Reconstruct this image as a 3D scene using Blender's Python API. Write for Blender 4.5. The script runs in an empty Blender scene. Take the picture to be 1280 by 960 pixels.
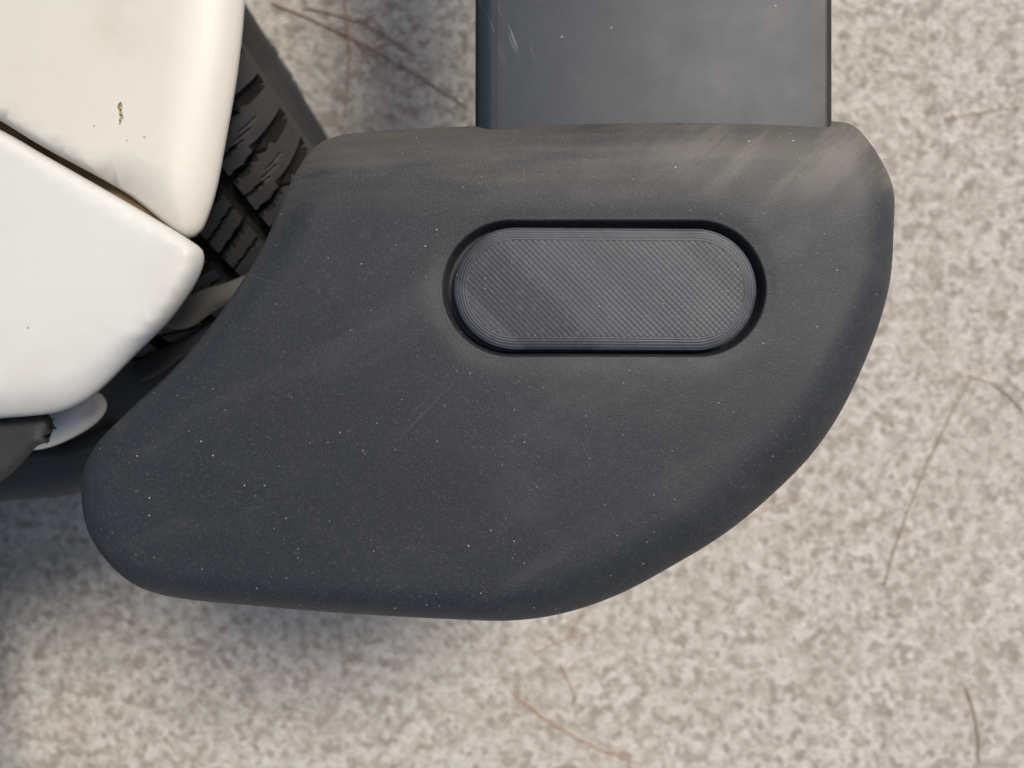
import bpy, math, random
import numpy as np
from mathutils import Vector, Matrix
from mathutils.geometry import delaunay_2d_cdt
random.seed(4); np.random.seed(4)
scene=bpy.context.scene
CAMH=1.02; FPX=924.4
def S(z): return (CAMH-z)/FPX      # metres per template unit at height z
def T(pts,z): return np.array([((x-640)*S(z),(480-y)*S(z)) for x,y in pts])

# ---------------------------------------------------------------- node helpers
class M:
    def __init__(s,name):
        s.m=bpy.data.materials.new(name); s.m.use_nodes=True
        s.t=s.m.node_tree; s.b=s.t.nodes['Principled BSDF']
        s.tc=s.t.nodes.new('ShaderNodeTexCoord')
    def n(s,ty,**k):
        nd=s.t.nodes.new(ty)
        for a,b in k.items(): setattr(nd,a,b)
        return nd
    def put(s,sock,v):
        if isinstance(v,bpy.types.NodeSocket): s.t.links.new(v,sock)
        elif v is not None:
            try: sock.default_value=v
            except Exception: sock.default_value=(*v,1) if len(v)==3 else v
    def mapping(s,scale=(1,1,1),rot=(0,0,0),loc=(0,0,0),vec=None):
        vec=vec or s.tc.outputs['Object']
        if any(rot):
            n0=s.n('ShaderNodeMapping'); s.put(n0.inputs[0],vec); n0.inputs['Rotation'].default_value=rot; vec=n0.outputs[0]
        nd=s.n('ShaderNodeMapping'); s.put(nd.inputs[0],vec)
        nd.inputs['Scale'].default_value=scale; nd.inputs['Location'].default_value=loc
        return nd.outputs[0]
    def noise(s,scale,detail=4,rough=0.55,vec=None,dist=0):
        nd=s.n('ShaderNodeTexNoise'); s.put(nd.inputs['Vector'],vec or s.tc.outputs['Object'])
        nd.inputs['Scale'].default_value=scale; nd.inputs['Detail'].default_value=detail
        nd.inputs['Roughness'].default_value=rough; nd.inputs['Distortion'].default_value=dist
        return nd.outputs[0]
    def vor(s,scale,vec=None,feature='F1'):
        nd=s.n('ShaderNodeTexVoronoi',feature=feature); s.put(nd.inputs['Vector'],vec or s.tc.outputs['Object'])
        nd.inputs['Scale'].default_value=scale
        return nd
    def ramp(s,f,a,b,inv=False):
        nd=s.n('ShaderNodeMapRange',interpolation_type='SMOOTHSTEP'); s.put(nd.inputs[0],f)
        nd.inputs[1].default_value=a; nd.inputs[2].default_value=b
        nd.inputs[3].default_value=1 if inv else 0; nd.inputs[4].default_value=0 if inv else 1
        return nd.outputs[0]
    def math(s,op,a,b=None,c=None):
        nd=s.n('ShaderNodeMath',operation=op); s.put(nd.inputs[0],a)
        if b is not None: s.put(nd.inputs[1],b)
        if c is not None: s.put(nd.inputs[2],c)
        return nd.outputs[0]
    def mul(s,a,b): return s.math('MULTIPLY',a,b)
    def mix(s,f,a,b,mode='MIX'):
        nd=s.n('ShaderNodeMix',data_type='RGBA',blend_type=mode)
        s.put(nd.inputs[0],f)
        for i,v in ((6,a),(7,b)):
            if isinstance(v,tuple): v=(*v,1)
            s.put(nd.inputs[i],v)
        return nd.outputs[2]
    def xyz(s):
        nd=s.n('ShaderNodeSeparateXYZ'); s.put(nd.inputs[0],s.tc.outputs['Object']); return nd.outputs
    def comb(s,x,y=0.0,z=0.0):
        nd=s.n('ShaderNodeCombineXYZ'); s.put(nd.inputs[0],x); s.put(nd.inputs[1],y); s.put(nd.inputs[2],z); return nd.outputs[0]
    def bump(s,h,dist,strength=1,normal=None):
        nd=s.n('ShaderNodeBump'); s.put(nd.inputs['Height'],h); nd.inputs['Distance'].default_value=dist
        nd.inputs['Strength'].default_value=strength
        if normal: s.put(nd.inputs['Normal'],normal)
        return nd.outputs[0]
    def specks(m,scale,rad,keep):
        v=m.vor(scale); a=m.ramp(v.outputs['Distance'],rad*0.6,rad,True)
        s=m.n('ShaderNodeSeparateColor'); m.put(s.inputs[0],v.outputs['Color'])
        return m.math('MULTIPLY',a,m.math('LESS_THAN',s.outputs[0],keep))
    def out(s,col=None,rough=None,normal=None,spec=None,metal=None,coat=None):
        if col is not None:
            if isinstance(col,tuple): col=(*col,1)
            s.put(s.b.inputs['Base Color'],col)
        if rough is not None: s.put(s.b.inputs['Roughness'],rough)
        if normal is not None: s.put(s.b.inputs['Normal'],normal)
        if spec is not None: s.put(s.b.inputs['Specular IOR Level'],spec)
        if metal is not None: s.put(s.b.inputs['Metallic'],metal)
        if coat is not None: s.put(s.b.inputs['Coat Weight'],coat)
        return s.m

def mesh_obj(name,verts,faces,mat,parent=None,smooth=True):
    me=bpy.data.meshes.new(name); me.from_pydata([tuple(v) for v in verts],[],[tuple(f) for f in faces]); me.update()
    if smooth:
        me.polygons.foreach_set('use_smooth',[True]*len(me.polygons))
    if mat: me.materials.append(mat)
    ob=bpy.data.objects.new(name,me); scene.collection.objects.link(ob)
    if parent: ob.parent=parent
    return ob
def empty(name):
    e=bpy.data.objects.new(name,None); scene.collection.objects.link(e); return e

# ---------------------------------------------------------------- curve helpers
def catmull(P,step):
    P=np.array(P,float); n=len(P); out=[]
    for i in range(n):
        p0,p1,p2,p3=P[i-1],P[i],P[(i+1)%n],P[(i+2)%n]
        k=max(1,int(round(np.linalg.norm(p2-p1)/step)))
        def tj(a,b,t): return t+max(1e-6,np.linalg.norm(b-a))**0.5
        t0=0;t1=tj(p0,p1,t0);t2=tj(p1,p2,t1);t3=tj(p2,p3,t2)
        for j in range(k):
            t=t1+(t2-t1)*j/k
            A1=(t1-t)/(t1-t0)*p0+(t-t0)/(t1-t0)*p1
            A2=(t2-t)/(t2-t1)*p1+(t-t1)/(t2-t1)*p2
            A3=(t3-t)/(t3-t2)*p2+(t-t2)/(t3-t2)*p3
            B1=(t2-t)/(t2-t0)*A1+(t-t0)/(t2-t0)*A2
            B2=(t3-t)/(t3-t1)*A2+(t-t1)/(t3-t1)*A3
            out.append((t2-t)/(t2-t1)*B1+(t-t1)/(t2-t1)*B2)
    out=np.array(out)
    a=0.5*np.sum(out[:,0]*np.roll(out[:,1],-1)-np.roll(out[:,0],-1)*out[:,1])
    if a<0: out=out[::-1]
    return out
def seg_dist(Q,poly):
    A=poly; B=np.roll(poly,-1,axis=0); d=np.full(len(Q),1e9)
    for a,b in zip(A,B):
        ab=b-a; t=np.clip(((Q-a)@ab)/(ab@ab+1e-18),0,1)
        d=np.minimum(d,np.linalg.norm(Q-(a+t[:,None]*ab),axis=1))
    return d
def inside(Q,poly):
    A=poly; B=np.roll(poly,-1,axis=0); c=np.zeros(len(Q),bool)
    for a,b in zip(A,B):
        m=((a[1]>Q[:,1])!=(b[1]>Q[:,1]))
        x=(b[0]-a[0])*(Q[:,1]-a[1])/((b[1]-a[1]) if b[1]!=a[1] else 1e-12)+a[0]
        c^=(m&(Q[:,0]<x))
    return c
def shell(name,outline,step,rfun,D,z0,grid,mat,parent,wall=0.08,zextra=None,extra=None,rings=12,inset_wall=0.0):
    poly=catmull(outline,step)
    n=len(poly)
    tan=np.roll(poly,-1,axis=0)-np.roll(poly,1,axis=0); tan/=np.linalg.norm(tan,axis=1)[:,None]
    nin=np.stack([-tan[:,1],tan[:,0]],1)
    R=rfun(poly)
    pts=[];
    for k in range(1,rings+1):
        f=1-math.cos(k/rings*math.pi/2)
        q=poly+nin*(R*f)[:,None]
        if k>2: q=q[k%2::2] if k<6 else q[k%2::3]
        dd=seg_dist(q,poly); rr=rfun(q)*f
        pts.append(q[(dd>rr*0.93)&inside(q,poly)])
    lo=poly.min(0); hi=poly.max(0)
    gx,gy=np.meshgrid(np.arange(lo[0],hi[0],grid),np.arange(lo[1],hi[1],grid))
    gx=gx+(np.arange(gx.shape[0])%2*grid/2)[:,None]
    g=np.stack([gx.ravel(),gy.ravel()],1)
    g=g[inside(g,poly)]; dg=seg_dist(g,poly); g=g[dg>rfun(g)*0.95]
    pts.append(g)
    if extra is not None:
        ex,rej=extra
        pts=[p[~rej(p)] for p in pts]; pts.append(ex)
    allp=np.vstack([poly]+pts)
    vs,es,fs,_,_,_=delaunay_2d_cdt([Vector(p) for p in allp],[(i,(i+1)%n) for i in range(n)],[],1,1e-7)
    V=np.array([(v.x,v.y) for v in vs])
    d=seg_dist(V,poly); d[d<1e-6]=0
    r=rfun(V); u=np.clip(1-d/r,0,1)
    z=z0-D*(1-np.sqrt(np.clip(1-u**2,0,1)))
    if zextra is not None: z=z+zextra(V)
    verts=[(V[i,0],V[i,1],z[i]) for i in range(len(V))]
    faces=[tuple(f) for f in fs]
    base=len(verts)
    idx=[]
    for p in poly:
        idx.append(int(np.argmin(np.sum((V-p)**2,axis=1))))
    for lev in (0.25,1.0):
        for i,p in enumerate(poly):
            q=p+nin[i]*inset_wall*lev
            verts.append((q[0],q[1],verts[idx[i]][2]-wall*lev))
    for i in range(n):
        j=(i+1)%n
        faces.append((idx[j],idx[i],base+i,base+j))
        faces.append((base+j,base+i,base+n+i,base+n+j))
    return mesh_obj(name,verts,faces,mat,parent),poly

# ================================================================= MATERIALS
m=M('weathered_black_plastic')
x,y,z=m.xyz()
wob=m.noise(9,3)
yy=m.math('ADD',y,m.mul(m.math('SUBTRACT',wob,0.5),0.06))
topm=m.ramp(yy,0.085,0.135)
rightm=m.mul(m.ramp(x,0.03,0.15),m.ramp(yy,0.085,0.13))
streak=m.noise(1,5,0.6,m.mapping((14,120,14),(0,0,-0.03)))
smear=m.ramp(m.noise(1,5,0.6,m.mapping((12,60,20),(0,0,-0.75))),0.42,0.66)
base=m.mix(m.noise(14,5),(0.0115,0.0132,0.0165),(0.0175,0.0202,0.0245))
base=m.mix(m.mul(topm,m.ramp(streak,0.2,0.7)),base,(0.062,0.054,0.045))
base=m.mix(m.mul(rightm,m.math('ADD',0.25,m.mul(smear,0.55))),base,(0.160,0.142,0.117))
arcs=m.ramp(m.noise(1,5,0.65,m.mapping((7,38,20),(0,0,-0.5))),0.5,0.72)
base=m.mix(m.mul(arcs,0.22),base,(0.070,0.070,0.070))
smud=m.ramp(m.noise(1,5,0.7,m.mapping((10,22,20),(0,0,0.5))),0.5,0.75)
base=m.mix(m.mul(smud,0.20),base,(0.075,0.073,0.070))
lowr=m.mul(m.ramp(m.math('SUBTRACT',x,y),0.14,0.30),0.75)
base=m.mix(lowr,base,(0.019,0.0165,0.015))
for i,(ro,sc1) in enumerate(((-0.8,(5,420,1)),(0.35,(6,380,1)))):
    s1=m.ramp(m.noise(1,3,0.6,m.mapping(sc1,(0,0,ro))),0.68,0.75)
    base=m.mix(m.mul(m.mul(s1,m.ramp(m.noise(6+i,2),0.5,0.62)),0.22),base,(0.12,0.12,0.12))
dustn=m.ramp(m.noise(420,2,0.7),0.54,0.78)
base=m.mix(m.mul(dustn,0.17),base,(0.15,0.14,0.13))
base=m.mix(m.mul(m.ramp(m.noise(1800,1,0.5),0.66,0.74),0.28),base,(0.3,0.3,0.29))
patch=m.ramp(m.noise(11,3),0.35,0.55)
base=m.mix(m.mul(m.mul(m.specks(170,0.085,0.24),patch),0.8),base,(0.5,0.5,0.48))
base=m.mix(m.mul(m.specks(300,0.13,0.08),0.4),base,(0.45,0.45,0.43))
base=m.mix(m.specks(46,0.055,0.13),base,(0.004,0.004,0.004))
rg=m.math('ADD',0.50,m.mul(m.noise(30,4),0.16))
bn=m.bump(m.noise(900,3,0.6),0.0003,0.5)
bn=m.bump(m.noise(45,3,0.5),0.0008,0.3,bn)
MAT_CAP=m.out(base,rg,bn,0.48)

m=M('satin_black_powder_coat')
x,y,z=m.xyz()
b=m.mix(m.noise(8,4),(0.014,0.019,0.026),(0.020,0.0265,0.035))
scr=m.ramp(m.noise(1,6,0.65,m.mapping((200,14,20),(0,0,-0.35))),0.58,0.72)
loc=m.mul(m.ramp(x,0.0,0.028,True),m.ramp(y,0.165,0.2))
b=m.mix(m.mul(scr,m.math('ADD',0.03,m.mul(loc,0.6))),b,(0.22,0.23,0.24))
b=m.mix(m.mul(m.specks(110,0.10,0.2),0.5),b,(0.3,0.3,0.29))
b=m.mix(m.mul(m.ramp(x,-0.0105,-0.0095),m.ramp(x,-0.0085,-0.0075,True)),b,(0.008,0.009,0.011))
b=m.mix(m.ramp(x,0.160,0.172),b,(0.010,0.010,0.011))
b=m.mix(m.mul(m.ramp(m.noise(22,5,0.7),0.5,0.8),0.08),b,(0.13,0.13,0.125))
b=m.mix(m.mul(m.ramp(m.noise(500,2,0.7),0.55,0.8),0.12),b,(0.13,0.13,0.125))
MAT_BEAM=m.out(b,m.math('ADD',0.44,m.mul(m.noise(40,4),0.1)),m.bump(m.noise(120,3),0.0003,0.15),0.40)

PL=191*S(0.622)-77*S(0.622); PR=77*S(0.622)
m=M('printed_plastic')
x,y,z=m.xyz()
ax=m.math('MAXIMUM',m.math('SUBTRACT',m.math('ABSOLUTE',x),PL),0.0)
ln=m.math('SQRT',m.math('ADD',m.mul(ax,ax),m.mul(y,y)))
dist=m.math('SUBTRACT',PR,ln)
sp=0.0015
per=m.math('SINE',m.mul(dist,2*math.pi/sp))
wv=m.mul(m.noise(60,2),0.0006)
dg=m.math('ADD',m.math('ADD',x,y),wv); dg2=m.math('ADD',m.math('SUBTRACT',x,y),wv)
l1=m.math('SINE',m.mul(dg,2*math.pi/0.0034))
l2=m.math('SINE',m.mul(dg2,2*math.pi/0.0034))
zone=m.ramp(m.noise(1,2,0.6,m.comb(m.mul(dg,34.0),3.3,1.7)),0.40,0.58)
rightz=m.ramp(m.math('ADD',x,m.mul(m.noise(30,2),0.02)),0.0,0.045)
leftz=m.math('SUBTRACT',1.0,rightz)
fade=m.ramp(m.noise(20,3),0.3,0.6)
a1=m.mul(m.math('ADD',0.42,m.mul(m.mul(rightz,zone),0.15)),m.math('ADD',0.6,m.mul(fade,0.4))); a2=m.math('ADD',0.44,m.mul(leftz,0.05))
inf=m.math('ADD',m.mul(l1,a1),m.mul(l2,a2))
isper=m.math('LESS_THAN',dist,sp*4.6)
h=m.math('ADD',m.mul(m.mul(per,0.7),isper),m.mul(inf,m.math('SUBTRACT',1.0,isper)))
ring=m.mul(m.ramp(m.math('ABSOLUTE',m.math('SUBTRACT',dist,sp*4.8)),0.0,0.0006,True),m.math('GREATER_THAN',m.math('SINE',m.mul(x,2*math.pi/0.0037)),0.3))
b=m.mix(zone,(0.026,0.029,0.036),(0.052,0.056,0.065))
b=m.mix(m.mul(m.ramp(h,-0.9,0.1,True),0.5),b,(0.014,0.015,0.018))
b=m.mix(m.mul(m.ramp(m.noise(250,3,0.7),0.5,0.8),0.3),b,(0.14,0.14,0.14))
b=m.mix(m.mul(m.ramp(m.noise(26,3),0.5,0.75),0.25),b,(0.09,0.09,0.09))
b=m.mix(m.mul(ring,0.8),b,(0.008,0.008,0.008))
b=m.mix(m.mul(m.specks(260,0.12,0.12),0.5),b,(0.4,0.4,0.4))
MAT_PLUG=m.out(b,0.52,m.bump(h,0.00018,0.45),0.45)

def paint(name,col,dirt):
    m=M(name)
    b=m.mix(m.noise(7,4),col,tuple(c*0.9 for c in col))
    b=m.mix(m.mul(m.ramp(m.noise(14,5,0.6),0.5,0.8),dirt),b,(0.46,0.39,0.28))
    b=m.mix(m.mul(m.ramp(m.noise(1,5,0.7,m.mapping((12,70,20),(0,0,0.5))),0.55,0.8),dirt*0.5),b,(0.46,0.39,0.28))
    b=m.mix(m.mul(m.specks(110,0.10,0.10),0.6),b,(0.2,0.14,0.08))
    return m.out(b,0.42,m.bump(m.noise(25,3),0.0005,0.2),0.35)
MAT_WHITE=paint('aged_white_paint',(0.64,0.60,0.515),0.40)
MAT_WHITE2=paint('aged_white_bumper_paint',(0.645,0.63,0.58),0.2)
m=M('seam_dirt')
MAT_SEAM=m.out(m.mix(m.noise(90,4),(0.04,0.026,0.012),(0.20,0.13,0.06)),0.9)
m=M('black_rubber_trim')
MAT_TRIM=m.out(m.mix(m.noise(60,4),(0.015,0.015,0.016),(0.035,0.034,0.032)),0.6,m.bump(m.noise(200,4),0.0006,0.6))
m=M('tyre_rubber')
b=m.mix(m.noise(25,5,0.65),(0.020,0.020,0.022),(0.050,0.049,0.048))
MAT_TYRE=m.out(b,0.75,m.bump(m.noise(300,3),0.0006,0.4),0.3)
m=M('tyre_groove')
MAT_GROOVE=m.out(m.mix(m.noise(60,4),(0.008,0.008,0.008),(0.022,0.02,0.018)),0.9,None,0.1)
m=M('black_steel')
MAT_RIM=m.out(m.mix(m.noise(30,5,0.65),(0.016,0.016,0.017),(0.045,0.043,0.04)),0.7,None,0.2)
m=M('dark_underbody')
MAT_DARK=m.out(m.mix(m.noise(30,4),(0.02,0.02,0.02),(0.045,0.042,0.038)),0.85)
m=M('dusty_grey_plastic')
MAT_SHIELD=m.out(m.mix(m.noise(18,5,0.6),(0.07,0.067,0.062),(0.14,0.13,0.115)),0.8,None,0.3)
m=M('rust_chip')
MAT_CHIP=m.out(m.mix(m.ramp(m.noise(700,3),0.4,0.6),(0.12,0.08,0.03),(0.42,0.36,0.2)),0.8)

m=M('exposed_concrete')
n1=m.noise(58,7,0.8,dist=0.2); n2=m.noise(170,4,0.7); n3=m.noise(9,5,0.65); n4=m.noise(1.1,3); n5=m.noise(30,5,0.7,dist=0.3)
v=m.vor(105)
sc=m.n('ShaderNodeSeparateColor'); m.put(sc.inputs[0],v.outputs['Color'])
b=m.mix(m.ramp(n1,0.38,0.58),(0.37,0.325,0.27),(0.68,0.63,0.555))
b=m.mix(m.mul(m.ramp(sc.outputs[1],0.5,0.8),0.5),b,(0.83,0.79,0.72))
b=m.mix(m.mul(m.ramp(sc.outputs[0],0.78,0.84),0.65),b,(0.26,0.21,0.165))
b=m.mix(m.mul(m.ramp(n2,0.53,0.66),0.55),b,(0.20,0.17,0.135))
b=m.mix(m.mul(m.ramp(n5,0.52,0.66),0.5),b,(0.29,0.255,0.215))
b=m.mix(m.mul(m.ramp(n3,0.4,0.65),0.25),b,(0.48,0.425,0.355))
b=m.mix(m.mul(n4,0.25),b,(0.64,0.56,0.465))
hh=m.math('ADD',n1,m.mul(n2,0.5))
MAT_CONC=m.out(b,0.9,m.bump(hh,0.008,0.8))
m=M('dry_twig')
MAT_TWIG=m.out(m.mix(m.noise(40,3),(0.30,0.17,0.12),(0.43,0.29,0.215)),0.8)

# ================================================================= BUMPER
bumper=empty('car_bumper')
ZC=0.62; DC=0.022
outline=[(430,170),(455,167),(520,163),(592,160),(700,153),(800,150),(920,149),(1035,152),(1062,157),(1085,180),(1108,220),(1115,245),(1114,290),(1110,350),(1098,400),(1075,460),(1045,520),(1010,570),(960,620),(905,665),(840,705),(770,742),(700,765),(640,773),(560,771),(440,765),(330,757),(205,744),(165,728),(130,695),(110,660),(103,620),(107,583),(125,550),(165,510),(215,465),(260,415),(300,360),(330,310),(350,265),(367,225),(385,195),(405,178)]
ow=T(outline,ZC-DC-0.003)
def rcap(q):
    x=q[:,0]; y=q[:,1]
    t=np.clip((x-y-0.08)/0.2,0,1); t=t*t*(3-2*t)
    tl=np.clip((y-0.05)/0.08,0,1)
    return 0.022+0.034*t*(1-tl)+0.010*tl
SX,SY=(756-640)*S(ZC),(480-360)*S(ZC)
SR=83*S(ZC); SL=(201-83)*S(ZC)
def slot_sd(V):
    ax=np.maximum(np.abs(V[:,0]-SX)-SL,0); return np.sqrt(ax**2+(V[:,1]-SY)**2)-SR
def zcap(V):
    s=slot_sd(V)
    z=-0.10*((V[:,0]-0.03)**2+(V[:,1])**2)
    t=np.clip((0.0016-s)/0.0036,0,1); z=z-0.0085*(t*t*(3-2*t))
    z+= -0.0012*np.exp(-(np.maximum(s,0)/0.007)**2)
    return z
ring=[]
for s in np.concatenate([np.linspace(-0.0036,0.0034,17),[0.005,0.007,0.0095,0.0125,-0.006]]):
    r=SR+s; k=120
    arc=np.linspace(-math.pi/2,math.pi/2,k//2)
    ring+= [(SX+SL+r*math.cos(a),SY+r*math.sin(a)) for a in arc]
    ring+= [(SX-SL-r*math.cos(a),SY+r*math.sin(a)) for a in arc]
    for xx in np.linspace(-SL,SL,50)[1:-1]:
        ring+= [(SX+xx,SY+r),(SX+xx,SY-r)]
ring=np.array(ring)
cap,cpoly=shell('end_cap',ow,0.0025,rcap,DC,ZC,0.0042,MAT_CAP,bumper,wall=0.09,zextra=zcap,
      extra=(ring,lambda p:(slot_sd(p)>-0.007)&(slot_sd(p)<0.0135)),rings=14,inset_wall=0.006)

ZP=ZC+0.001
def stadium(L,R,k=40):
    a=np.linspace(-math.pi/2,math.pi/2,k)
    return [(L+R*math.cos(t),R*math.sin(t)) for t in a]+[(-L-R*math.cos(t),-R*math.sin(t)) for t in a]
levels=[(0,-0.010),(0,-0.0012),(-0.0004,-0.0006),(-0.0013,0.0),(-0.006,0.0002),(-0.014,0.0002)]
verts=[];faces=[]
for dr,zz in levels:
    for p in stadium(PL,PR+dr): verts.append((p[0],p[1],zz))
n=80
for l in range(len(levels)-1):
    for i in range(n):
        j=(i+1)%n; faces.append((l*n+i,l*n+j,(l+1)*n+j,(l+1)*n+i))
faces.append(tuple((len(levels)-1)*n+i for i in range(n)))
plug=mesh_obj('printed_plug',verts,faces,MAT_PLUG,bumper)
plug.location=((757.5-640)*S(ZP),(480-360.5)*S(ZP),ZP-0.0020)
plug.rotation_euler=(0,0.004,math.radians(-0.3))

ZB=ZC-0.011
xl=(593-640)*S(ZB); xr=(1044-640)*S(ZB)
def section():
    pts=[]
    r=0.011; zb=-0.075
    for (cx,cz,a0,rr) in ((xr-0.006,-0.006,0,0.006),(xl+r,-r,90,r),(xl+0.006,zb+0.006,180,0.006),(xr-0.006,zb+0.006,270,0.006)):
        for k in range(9):
            a=math.radians(a0+90*k/8); pts.append((cx+rr*math.cos(a),ZB+cz+rr*math.sin(a)))
    return pts
sec=section(); verts=[];faces=[]
ys=[0.10,0.2,0.4,0.8,1.25]
for k,yv in enumerate(ys):
    for (px,pz) in sec: verts.append((px,yv,pz))
ns=len(sec)
for k in range(len(ys)-1):
    for i in range(ns):
        j=(i+1)%ns; faces.append((k*ns+i,k*ns+j,(k+1)*ns+j,(k+1)*ns+i))
faces.append(tuple(range(ns))); faces.append(tuple(reversed([(len(ys)-1)*ns+i for i in range(ns)])))
beam=mesh_obj('beam',verts,faces,MAT_BEAM,bumper)
em=beam.modifiers.new('es','EDGE_SPLIT'); em.split_angle=math.radians(40)
def box(name,c,s,mat,parent,rot=(0,0,0),bev=0.006):
    x,y,z=[v/2 for v in s]
    v=[(-x,-y,-z),(x,-y,-z),(x,y,-z),(-x,y,-z),(-x,-y,z),(x,-y,z),(x,y,z),(-x,y,z)]
    f=[(3,2,1,0),(4,5,6,7),(0,1,5,4),(1,2,6,5),(2,3,7,6),(3,0,4,7)]
    ob=mesh_obj(name,v,f,mat,parent,False); ob.location=c; ob.rotation_euler=rot
    b=ob.modifiers.new('b','BEVEL'); b.width=bev; b.segments=3
    return ob
box('mount_bracket',(0.06,0.30,0.50),(0.05,0.5,0.06),MAT_DARK,bumper)
box('chassis_arm',(-0.22,0.95,0.47),(0.55,0.07,0.08),MAT_DARK,bumper)

# ================================================================= CAR
car=empty('parked_car')
ZF=0.605
up=[(-700,-900),(300,-900),(306,-300),(301,0),(292,90),(279,170),(267,235),(258,266),(248,288),(233,297),(160,243),(60,187),(0,151),(-150,85),(-700,-120)]
up=T(up,ZF-0.018)
def densify(P,maxd):
    out=[]
    for i in range(len(P)):
        a=P[i];b=P[(i+1)%len(P)];k=max(1,int(np.linalg.norm(b-a)/maxd))
        for j in range(k): out.append(a+(b-a)*j/k)
    return np.array(out)
def z_up(V): return -0.4*np.maximum(V[:,0]+0.32,0)**2-0.02*np.clip((0.12-V[:,1])/0.3,0,1)**2
def rsmall(q):
    right=np.clip((q[:,0]+0.235)/0.05,0,1)
    return 0.005+0.034*right
fender,_=shell('fender_panel',densify(up,0.06),0.004,lambda q:rsmall(q),0.014,ZF,0.007,MAT_WHITE,car,wall=0.013,zextra=z_up,rings=8,inset_wall=0.008)
lo=[(-700,-100),(-150,100),(0,162),(60,196),(130,236),(200,277),(240,302),(252,312),(254,326),(245,352),(212,400),(172,440),(125,486),(100,503),(70,515),(0,523),(-200,535),(-700,560)]
lo=T(lo,ZF-0.014)
def rlo(q):
    low=np.clip((0.03-q[:,1])/0.06,0,1)
    return 0.006+0.030*low
def z_lo(V): return -0.004-0.22*np.maximum(V[:,0]+0.26,0)**2-0.5*np.maximum(0.06-V[:,1],0)**2
bp,_=shell('bumper_cover_panel',densify(lo,0.06),0.004,rlo,0.013,ZF+0.003,0.007,MAT_WHITE2,car,wall=0.013,zextra=z_lo,rings=8,inset_wall=0.009)
sm=T([(-700,-125),(-150,80),(0,148),(60,184),(160,240),(222,288),(226,296),(200,280),(130,242),(60,202),(0,168),(-150,104),(-700,-95)],ZF-0.018)
vs=[(p[0],p[1],ZF-0.0175) for p in sm]+[(p[0],p[1],ZF-0.03) for p in sm]
k=len(sm)
mesh_obj('seam_filler',vs,[tuple(range(k))]+[(i,(i+1)%k,k+(i+1)%k,k+i) for i in range(k)],MAT_SEAM,car,False)
cx,cy=(151-640)*S(ZF-0.004),(480-139)*S(ZF-0.004)
tr=T([(-400,520),(0,521),(40,519),(58,518),(64,525),(60,532),(64,540),(54,545),(60,551),(44,558),(30,574),(12,592),(-10,606),(-400,700)],0.575)
shell('lower_trim',densify(tr,0.02),0.003,lambda q:np.full(len(q),0.005),0.005,0.578,0.008,MAT_TRIM,car,wall=0.012,rings=5,inset_wall=0.01)
def blob(name,c,s,mat,parent,rot,pw=2.4):
    verts=[];faces=[];U,Vn=36,20
    for j in range(Vn+1):
        ph=-math.pi/2+math.pi*j/Vn
        for i in range(U):
            th=2*math.pi*i/U
            f=lambda v:math.copysign(abs(v)**(2/pw),v)
            verts.append((s[0]*f(math.cos(ph))*f(math.cos(th)),s[1]*f(math.cos(ph))*f(math.sin(th)),s[2]*f(math.sin(ph))))
    for j in range(Vn):
        for i in range(U):
            faces.append((j*U+i,j*U+(i+1)%U,(j+1)*U+(i+1)%U,(j+1)*U+i))
    ob=mesh_obj(name,verts,faces,mat,parent); ob.location=c; ob.rotation_euler=rot; return ob
zl=0.53
m=M('glossy_white_enamel'); MAT_EN=m.out((0.74,0.73,0.70),0.18)
blob('lamp_housing',((76-640)*S(zl),(480-525)*S(zl),zl),(0.031,0.0135,0.016),MAT_EN,car,(0,0.0,math.radians(28)))
sh=T([(-500,380),(0,430),(120,440),(205,430),(262,405),(300,420),(250,520),(180,590),(105,617),(0,629),(-500,650)],0.42)
shell('splash_shield',densify(sh,0.05),0.005,lambda q:np.full(len(q),0.016),0.014,0.425,0.01,MAT_SHIELD,car,wall=0.02,rings=6,inset_wall=0.014)
rb=T([(-300,560),(0,556),(90,552),(140,530),(150,540),(96,570),(0,578),(-300,590)],0.43)
shell('shield_rib',densify(rb,0.02),0.004,lambda q:np.full(len(q),0.004),0.004,0.436,0.006,MAT_DARK,car,wall=0.012,rings=4,inset_wall=0.002)
rb=T([(170,455),(215,430),(275,392),(282,404),(225,448),(178,476)],0.44)
shell('dark_gap_strip',densify(rb,0.02),0.004,lambda q:np.full(len(q),0.004),0.004,0.446,0.006,MAT_DARK,car,wall=0.012,rings=4,inset_wall=0.002)  # dark strip modelled in place of the shaded gap beside the bracket
rb=T([(195,396),(240,366),(320,342),(330,360),(270,384),(222,412)],0.47)
shell('arch_bracket',densify(rb,0.02),0.004,lambda q:np.full(len(q),0.006),0.006,0.475,0.006,MAT_SHIELD,car,wall=0.012,rings=4,inset_wall=0.002)
box('inner_body_occluder',(-0.84,0.45,0.42),(0.5,1.9,0.30),MAT_DARK,car,bev=0.02)  # unseen underbody block, added to occlude light around the wheel
box('wheel_arch_liner',(-0.50,0.33,0.575),(0.30,0.62,0.012),MAT_DARK,car,bev=0.003)

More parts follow.
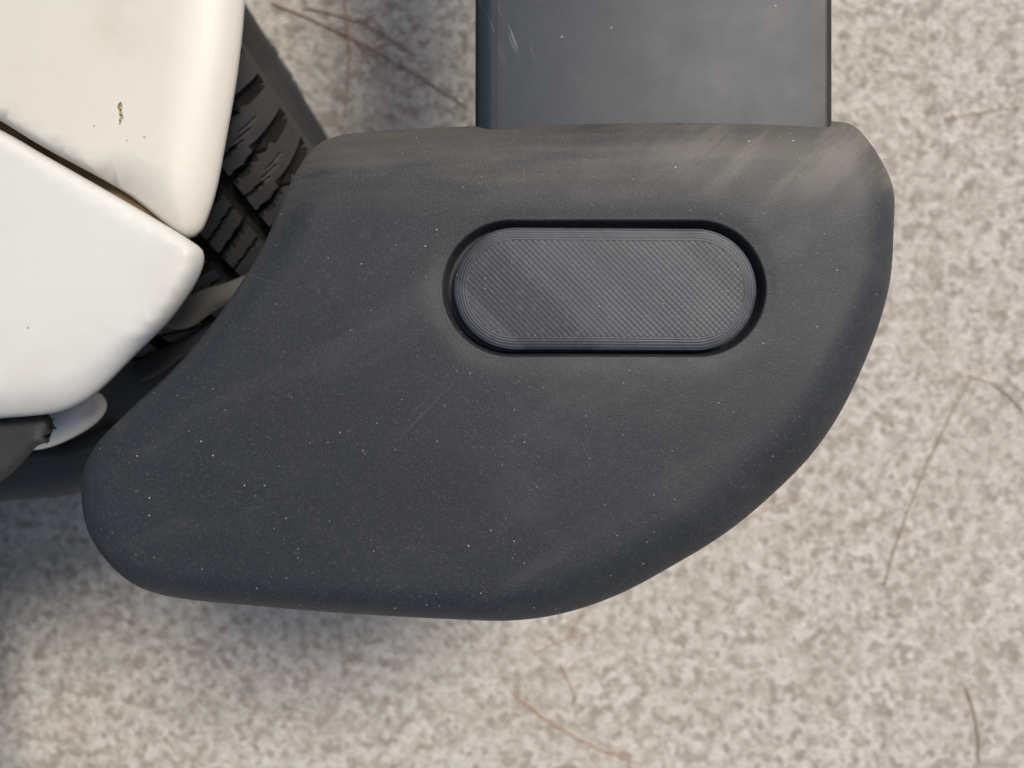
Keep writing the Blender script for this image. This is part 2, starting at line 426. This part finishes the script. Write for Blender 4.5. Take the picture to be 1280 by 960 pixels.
# ---- wheel (axis = local X)
wheel=empty('wheel'); wheel.parent=car
W=0.21
P=[(-0.012,0.165,0),(-0.002,0.172,0),(0.004,0.185,0),(0.010,0.200,0),(0.0125,0.215,0),(0.0125,0.230,0),(0.0115,0.246,0),(0.0115,0.252,3),(0.009,0.260,3),(0.004,0.270,3),(-0.003,0.281,3),(-0.010,0.289,2),(-0.018,0.2935,2)]
nt=60
for i in range(nt+1):
    t=i/nt; xx=-0.024-(W-0.048)*t
    P.append((xx,0.2960+0.0040*math.sin(math.pi*t),2))
P+= [(-W+0.018,0.2925,2),(-W+0.010,0.2875,2),(-W+0.003,0.279,3),(-W-0.005,0.262,0),(-W-0.0115,0.235,0),(-W-0.012,0.205,0),(-W-0.004,0.18,0),(-W+0.012,0.165,0)]
NA=1240; verts=[];faces=[];low=[]
for j in range(NA):
    a=2*math.pi*j/NA
    for (xx,r,kd) in P:
        f=(j/NA*62); lw=False
        if kd==2:
            u=(-xx)/W; zz=0.9*abs(u-0.5)*2+0.3*abs(((u*4)%1)-0.5)
            g=((f+zz)%1)<0.20
            sipe=0.56<((f+zz)%1)<0.62
            circ=any(abs(u-c)<0.016 for c in (0.22,0.41,0.59,0.78))
            if g or circ: r-=0.008; lw=True
            elif sipe: r-=0.003; lw=True
        elif kd==3:
            if ((f+0.9)%1)<0.30: r-=0.005; xx-=0.004 if xx>-W/2 else -0.004; lw=True
        low.append(lw)
        verts.append((xx,r*math.sin(a),-r*math.cos(a)))
np_=len(P)
for j in range(NA):
    k=(j+1)%NA
    for i in range(np_-1):
        faces.append((j*np_+i,k*np_+i,k*np_+i+1,j*np_+i+1))
tyre=mesh_obj('tyre',verts,faces,MAT_TYRE,wheel)
tyre.data.materials.append(MAT_GROOVE)
tyre.data.polygons.foreach_set('material_index',[1 if sum(low[q] for q in f)>=2 else 0 for f in faces])
em=tyre.modifiers.new('es','EDGE_SPLIT'); em.split_angle=math.radians(35)
def lathe(name,P,mat,parent,N=96):
    verts=[];faces=[]
    for j in range(N):
        a=2*math.pi*j/N
        for xx,r in P: verts.append((xx,r*math.sin(a),-r*math.cos(a)))
    k_=len(P)
    for j in range(N):
        k=(j+1)%N
        for i in range(k_-1): faces.append((j*k_+i,k*k_+i,k*k_+i+1,j*k_+i+1))
    return mesh_obj(name,verts,faces,mat,parent)
lathe('rim',[(-0.19,0.166),(-0.01,0.166),(0.002,0.178),(0.006,0.180),(0.007,0.174),(0.001,0.166),(-0.012,0.160),(-0.05,0.152),(-0.055,0.146),(-0.050,0.130),(-0.035,0.100),(-0.040,0.075),(-0.042,0.045),(-0.020,0.038),(-0.014,0.030),(-0.012,0.0)],MAT_RIM,wheel)
m=M('tyre_letter'); MAT_LET=m.out((0.16,0.16,0.16),0.8)
th0=math.radians(25)
for k,ch in enumerate('TOR'):
    th=th0-k*math.radians(7.0)
    cu=bpy.data.curves.new('letter_'+ch,'FONT'); cu.body=ch; cu.size=0.038; cu.extrude=0.0012; cu.align_x='CENTER'; cu.align_y='CENTER'
    cu.materials.append(MAT_LET)
    ob=bpy.data.objects.new('sidewall_letter_'+ch,cu); scene.collection.objects.link(ob); ob.parent=wheel
    u=Vector((0,math.sin(th),-math.cos(th))); nrm=Vector((1,0,0)); rt=u.cross(nrm)
    mt=Matrix((rt,u,nrm)).transposed().to_4x4(); mt.translation=u*0.228+nrm*0.0135
    ob.matrix_local=mt
wheel.location=(-0.262,0.335,0.298)
wheel.rotation_euler=(0,0,math.radians(31))

verts=[];faces=[]
for (ox,oy,sc_) in ((0,0.003,1.0),(0.0005,-0.002,0.8),(-0.0002,-0.0055,0.55)):
    b0=len(verts); kk=12
    for i in range(kk):
        a=2*math.pi*i/kk; r=0.0021*sc_*random.uniform(0.6,1.2)
        verts.append((cx+ox+r*0.7*math.cos(a),cy+oy+r*1.5*math.sin(a),0))
    faces.append(tuple(range(b0,b0+kk)))
chip=mesh_obj('paint_chip',verts,faces,MAT_CHIP,car,False)
bpy.context.view_layer.update()
hit=fender.ray_cast(Vector((cx,cy,2)),Vector((0,0,-1)))
chip.location.z=(hit[1].z if hit[0] else ZF)+0.0003

# ================================================================= GROUND
g=80
mesh_obj('concrete_ground',[(-g,-g,0),(g,-g,0),(g,g,0),(-g,g,0)],[(0,1,2,3)],MAT_CONC,None,False)
tv=[];tf=[]
def tube(pts,r):
    pts=[Vector(p) for p in pts]; n=len(pts); b0=len(tv)
    for i,p in enumerate(pts):
        t=(pts[min(i+1,n-1)]-pts[max(i-1,0)]).normalized(); sd=t.cross(Vector((0,0,1))).normalized(); upv=sd.cross(t)
        rr=r*(1-0.5*i/n)
        for k in range(5):
            a=2*math.pi*k/5; tv.append(tuple(p+sd*rr*math.cos(a)+upv*rr*math.sin(a)))
    for i in range(n-1):
        for k in range(5):
            tf.append((b0+i*5+k,b0+i*5+(k+1)%5,b0+(i+1)*5+(k+1)%5,b0+(i+1)*5+k))
def twig(a,b,r=0.0013,bend=0.01,forks=0):
    a=np.array(a,float);b=np.array(b,float);pts=[]
    d=b-a; nn=np.array([-d[1],d[0]])/max(1e-6,np.linalg.norm(d)); ph=random.uniform(-1,1)
    for i in range(13):
        t=i/12; q=a+d*t+nn*(bend*math.sin(math.pi*t)*ph+random.uniform(-1,1)*0.0012)
        pts.append((q[0],q[1],r+0.0003))
    tube(pts,r)
    for _ in range(forks):
        i=random.randint(2,9); p=np.array(pts[i][:2]); ang=math.atan2(d[1],d[0])+random.choice((-1,1))*random.uniform(0.4,0.9)
        L=random.uniform(0.03,0.09)
        twig(p,p+np.array([math.cos(ang),math.sin(ang)])*L,r*0.7,0.006)
G=[((340,5),(585,135),2,.0016),((432,0),(428,165),1,.0016),((380,10),(520,70),1,.0013),((1105,730),(1215,470),0,.0009),((1210,470),(1280,520),0,.0010),((640,865),(800,955),1,.0016),((672,815),(760,790),1,.0012),((700,830),(720,900),0,.0011),((1206,860),(1222,955),0,.0012),((930,650),(1005,622),0,.0011),((1180,150),(1280,135),0,.0010)]
for a,b,fk,rr in G:
    A=T([a,b],0.0); twig(A[0],A[1],rr,0.012,fk)
for _ in range(90):
    p=np.array([random.uniform(-1.6,1.6),random.uniform(-1.4,1.4)]); a=random.uniform(0,6.28); L=random.uniform(0.02,0.06)
    twig(p,p+np.array([math.cos(a),math.sin(a)])*L,random.uniform(0.0004,0.0007),0.006)
mesh_obj('fallen_twigs',tv,tf,MAT_TWIG)

# ================================================================= LIGHT
w=bpy.data.worlds.new('World'); scene.world=w; w.use_nodes=True
nt_=w.node_tree; sky=nt_.nodes.new('ShaderNodeTexSky'); sky.sky_type='NISHITA'; sky.sun_disc=False
el=math.radians(58); d=Vector((0.66,0.76,0)).normalized()
sky.sun_elevation=el; sky.sun_rotation=math.atan2(d.x,d.y); sky.dust_density=3.0; sky.ozone_density=0.9
bg=nt_.nodes['Background']; bg.inputs[1].default_value=0.115; nt_.links.new(sky.outputs[0],bg.inputs[0])
L=bpy.data.lights.new('sun','SUN'); L.energy=3.0; L.angle=math.radians(16); L.color=(1,0.94,0.85)
so=bpy.data.objects.new('sun',L); scene.collection.objects.link(so)
dirv=Vector((d.x*math.cos(el),d.y*math.cos(el),math.sin(el)))
so.rotation_euler=dirv.to_track_quat('Z','Y').to_euler(); so.location=dirv*5
cam=bpy.data.cameras.new('camera'); co=bpy.data.objects.new('camera',cam); scene.collection.objects.link(co)
co.location=(0,0,CAMH); cam.lens=26; cam.sensor_width=36; cam.clip_start=0.01; cam.clip_end=500
cam.dof.use_dof=True; cam.dof.focus_distance=CAMH-ZC+0.002; cam.dof.aperture_fstop=5.6
scene.camera=co
scene.view_settings.view_transform='Standard'; scene.view_settings.look='None'; scene.view_settings.exposure=0
